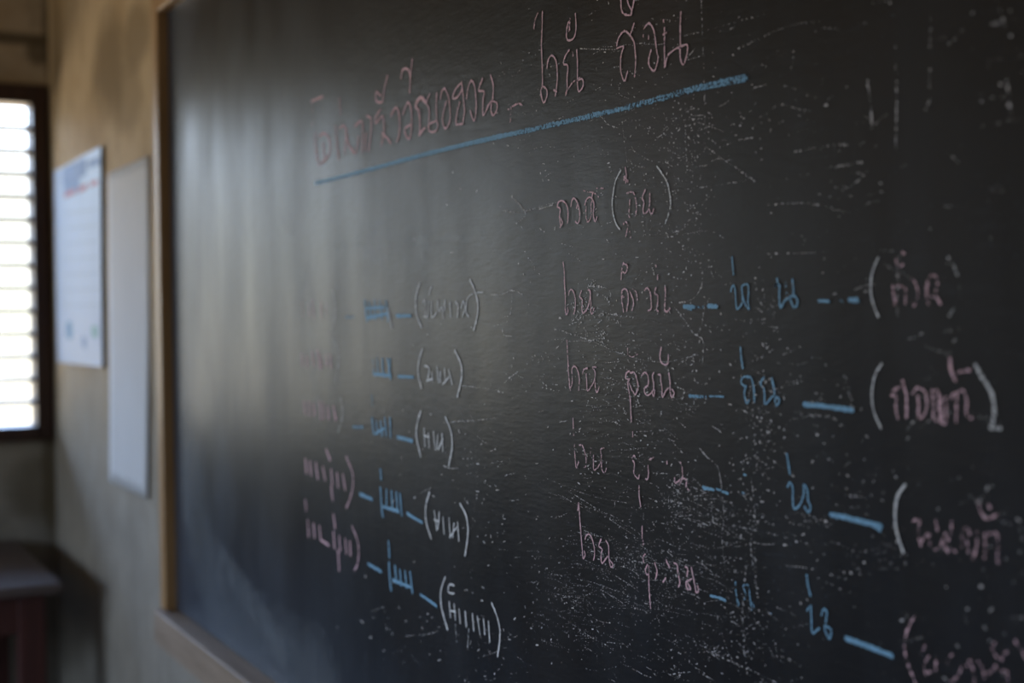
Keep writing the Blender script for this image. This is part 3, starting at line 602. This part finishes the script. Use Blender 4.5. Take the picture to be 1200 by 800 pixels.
# wiped patches of chalk
sm = Ribbons(CX + 0.0003)
for P, w, d in (([(436, 250), (437, 298)], .10, .75), ([(424, 285), (450, 287)], .05, .8), ([(485, 215), (488, 290)], .085, .8), ([(497, 240), (500, 290)], .05, .8), ([(470, 290), (560, 275)], .02, .5),
                ([(392, 288), (470, 284), (540, 276)], .012, .6), ([(340, 140), (338, 230)], .16, .6), ([(300, 170), (290, 260)], .10, .5), ([(225, 560), (240, 660), (270, 720), (320, 775), (380, 815)], .20, .8),
                ([(215, 120), (215, 400), (218, 600)], .06, .5), ([(260, 650), (330, 760)], .06, .5), ([(360, 320), (372, 480)], .05, .45), ([(320, 250), (350, 330)], .10, .4)):
    sm.add(P, w, d)
tag(sm.build('chalk_smear', MAT['smear'], board), 'pale wiped patches of chalk dust', kind='stuff')

# ---------------------------------------------------------------- scratches, drips and stray chalk: too many to count
sc = Ribbons(CX + 0.0002)
rnd = random.Random(11)
LONG = [([(874, 650), (872, 720), (876, 790)], .0045, .26), ([(884, 600), (884, 640), (888, 700)], .004, .3), ([(868, 560), (860, 620)], .003, .2), ([(700, 345), (712, 350), (716, 362)], .004, .35), ([(696, 372), (708, 368), (716, 374), (728, 378)], .005, .34),  # traced cracks and lines
    ([(805, 160), (826, 171), (850, 188), (885, 212)], .0016, .6), ([(700, 56), (790, 45), (900, 15)], .0012, .35), ([(680, 57), (722, 58)], .0013, .7), ([(860, 60), (920, 32), (960, 25)], .0016, .35),
    ([(590, 247), (612, 248), (640, 240), (655, 237)], .002, .6), ([(600, 230), (616, 250), (605, 262)], .0028, .7), ([(632, 245), (648, 240)], .0018, .8),
    ([(650, 385), (690, 398), (720, 411), (747, 420)], .0016, .6), ([(664, 400), (690, 399), (708, 396)], .0016, .55), ([(745, 420), (780, 424), (820, 415)], .0012, .5), ([(650, 410), (662, 396)], .0018, .6),
    ([(795, 355), (812, 350), (822, 335), (823, 318)], .0018, .7), ([(790, 360), (800, 372), (815, 392), (822, 380), (826, 355)], .0018, .65), ([(815, 392), (824, 400), (823, 425)], .002, .7),
    ([(575, 345), (588, 345), (600, 340), (612, 345)], .0022, .75), ([(600, 345), (598, 368), (590, 371)], .002, .55), ([(589, 385), (590, 392), (600, 394)], .002, .55), ([(540, 452), (570, 455), (590, 460)], .002, .5), ([(520, 495), (560, 492), (580, 490)], .002, .45),
    ([(680, 590), (700, 598), (720, 605), (740, 618), (752, 628)], .0014, .6), ([(665, 575), (690, 590), (720, 612), (745, 628)], .0012, .5), ([(640, 560), (690, 580), (740, 590)], .0011, .4),
    ([(820, 525), (828, 535), (842, 550), (848, 600), (846, 630), (850, 670)], .0016, .62), ([(880, 560), (885, 600), (880, 640), (888, 700)], .002, .42), ([(876, 650), (870, 720), (874, 780)], .002, .35),
    ([(680, 620), (740, 640), (800, 655), (880, 672)], .001, .35), ([(820, 610), (880, 620), (940, 634)], .0014, .42), ([(700, 690), (760, 705), (850, 723), (880, 715)], .001, .35),
    ([(655, 720), (690, 745), (720, 760)], .0012, .4), ([(820, 755), (850, 772), (880, 785), (910, 800)], .0016, .45), ([(685, 690), (692, 725), (705, 745)], .0012, .4), ([(698, 745), (700, 775)], .0012, .4), ([(840, 720), (852, 760), (868, 790)], .0014, .35),
    ([(1017, 95), (1020, 120), (1022, 150)], .0024, .55), ([(1050, 78), (1051, 110), (1050, 172)], .003, .5), ([(1090, 10), (1090, 60), (1088, 120), (1080, 130)], .0018, .35), ([(1170, 0), (1178, 30)], .003, .35), ([(1180, 92), (1184, 140)], .0035, .42),
    ([(1150, 380), (1200, 420)], .002, .2), ([(930, 178), (980, 170), (1015, 170)], .0018, .4), ([(970, 197), (1010, 190)], .0022, .42), ([(900, 240), (945, 238), (990, 248)], .0016, .42), ([(900, 297), (955, 296)], .0016, .45),
    ([(1053, 300), (1052, 380)], .003, .4), ([(1115, 290), (1105, 330)], .0025, .3), ([(740, 175), (770, 190), (812, 180)], .0012, .4), ([(780, 225), (840, 217), (880, 210)], .0013, .4), ([(800, 275), (830, 270), (850, 280)], .0013, .4),
    ([(700, 130), (712, 145), (725, 150)], .0012, .45), ([(725, 100), (730, 150), (735, 190)], .0012, .4), ([(822, 0), (824, 60), (826, 125), (826, 175)], .0016, .36), ([(803, 115), (804, 190)], .0016, .4),
    ([(885, 365), (920, 352), (930, 320), (925, 305)], .0016, .35), ([(930, 490), (970, 487), (990, 500)], .0026, .4), ([(990, 440), (1000, 480)], .003, .35), ([(870, 480), (900, 495), (935, 510)], .0018, .35), ([(1085, 405), (1110, 415)], .0024, .35),
    ([(700, 360), (715, 368), (745, 372)], .0024, .4), ([(690, 335), (712, 338), (716, 350)], .0024, .5), ([(705, 375), (697, 382)], .0024, .5), ([(550, 470), (560, 560), (548, 640)], .0016, .25), ([(640, 560), (600, 600), (630, 640)], .0014, .25)]
for P, w, d in LONG: sc.add(P, w * .9, d * (.72 if d > .55 else .9), 5, .9)
def inpoly(q, box): return box[0] <= q[0] <= box[2] and box[1] <= q[1] <= box[3]
# box, strokes, dots, slope in degrees (down to the right positive), spread, length px, width m
CL = [((640, 580, 850, 730), 420, 120, 19, 10, 26, .0006), ((690, 470, 800, 600), 160, 60, 10, 14, 14, .0006),((600, 0, 900, 200), 150, 260, -16, 14, 16, .0010), ((700, 90, 840, 330), 150, 420, -8, 40, 10, .0009), ((900, 0, 1200, 330), 110, 130, -10, 25, 22, .0013),
      ((690, 190, 830, 300), 60, 160, 5, 40, 9, .0010), ((650, 330, 730, 390), 40, 120, 20, 60, 7, .0014), ((600, 380, 780, 470), 60, 160, 14, 25, 13, .0010),
      ((680, 440, 800, 620), 160, 420, 22, 40, 8, .0010), ((770, 330, 900, 620), 180, 520, 40, 60, 9, .0011), ((640, 560, 860, 720), 420, 420, 20, 16, 20, .0008),
      ((540, 480, 680, 800), 110, 330, 12, 25, 9, .0013), ((660, 700, 900, 800), 170, 260, 24, 22, 18, .0009), ((870, 420, 1010, 560), 70, 110, 8, 22, 18, .0013),
      ((860, 560, 1070, 800), 130, 170, 16, 18, 22, .0014), ((500, 180, 640, 420), 22, 50, 0, 40, 12, .0014), ((1000, 380, 1200, 800), 70, 90, 10, 40, 22, .0016), ((420, 500, 560, 800), 40, 110, 30, 40, 12, .0018)]
for bx, ns, nd, ang, spr, ln, w in CL:
    near = bx[0] >= 860
    if near: ns *= 1.0; nd *= .5
    cen = [(rnd.uniform(bx[0], bx[2]), rnd.uniform(bx[1], bx[3]), rnd.uniform(.05, .17)) for _ in range(7)]
    def pick():
        if rnd.random() < .25: return rnd.uniform(bx[0], bx[2]), rnd.uniform(bx[1], bx[3])
        for _ in range(20):
            c0 = rnd.choice(cen)
            q = (rnd.gauss(c0[0], c0[2] * (bx[2] - bx[0])), rnd.gauss(c0[1], c0[2] * (bx[3] - bx[1])))
            if bx[0] - 30 < q[0] < bx[2] + 30 and bx[1] - 30 < q[1] < bx[3] + 30: return q
        return q
    for _ in range(int(ns * .8)):
        x, y = pick(); a = math.radians(rnd.gauss(ang, spr)); L_ = ln * rnd.uniform(.35, 1.6)
        P = [(x, y)]
        for _k in range(3):
            a += rnd.uniform(-.3, .3); P.append((P[-1][0] + L_ / 3 * math.cos(a), P[-1][1] + L_ / 3 * math.sin(a)))
        sc.add(P, w * rnd.uniform(.6, 1.5), rnd.choice((.16, .22, .3, .42)) * (.8 if near else 1), 1, .4)
    for _ in range(int(nd * .55)):
        x, y = pick(); a = rnd.uniform(0, 6.28); r = rnd.choice((.5, .7, 1.0, 2.0)) * w / .001
        sc.add([(x, y), (x + r * math.cos(a), y + r * math.sin(a))], w * rnd.choice((.6, .8, 1.1, 1.7)), rnd.uniform(.45, .9), 1, .3)
tag(sc.build('chalk_scratches', MAT['scratch'], board), 'fine white scratches and stray chalk specks', kind='stuff')
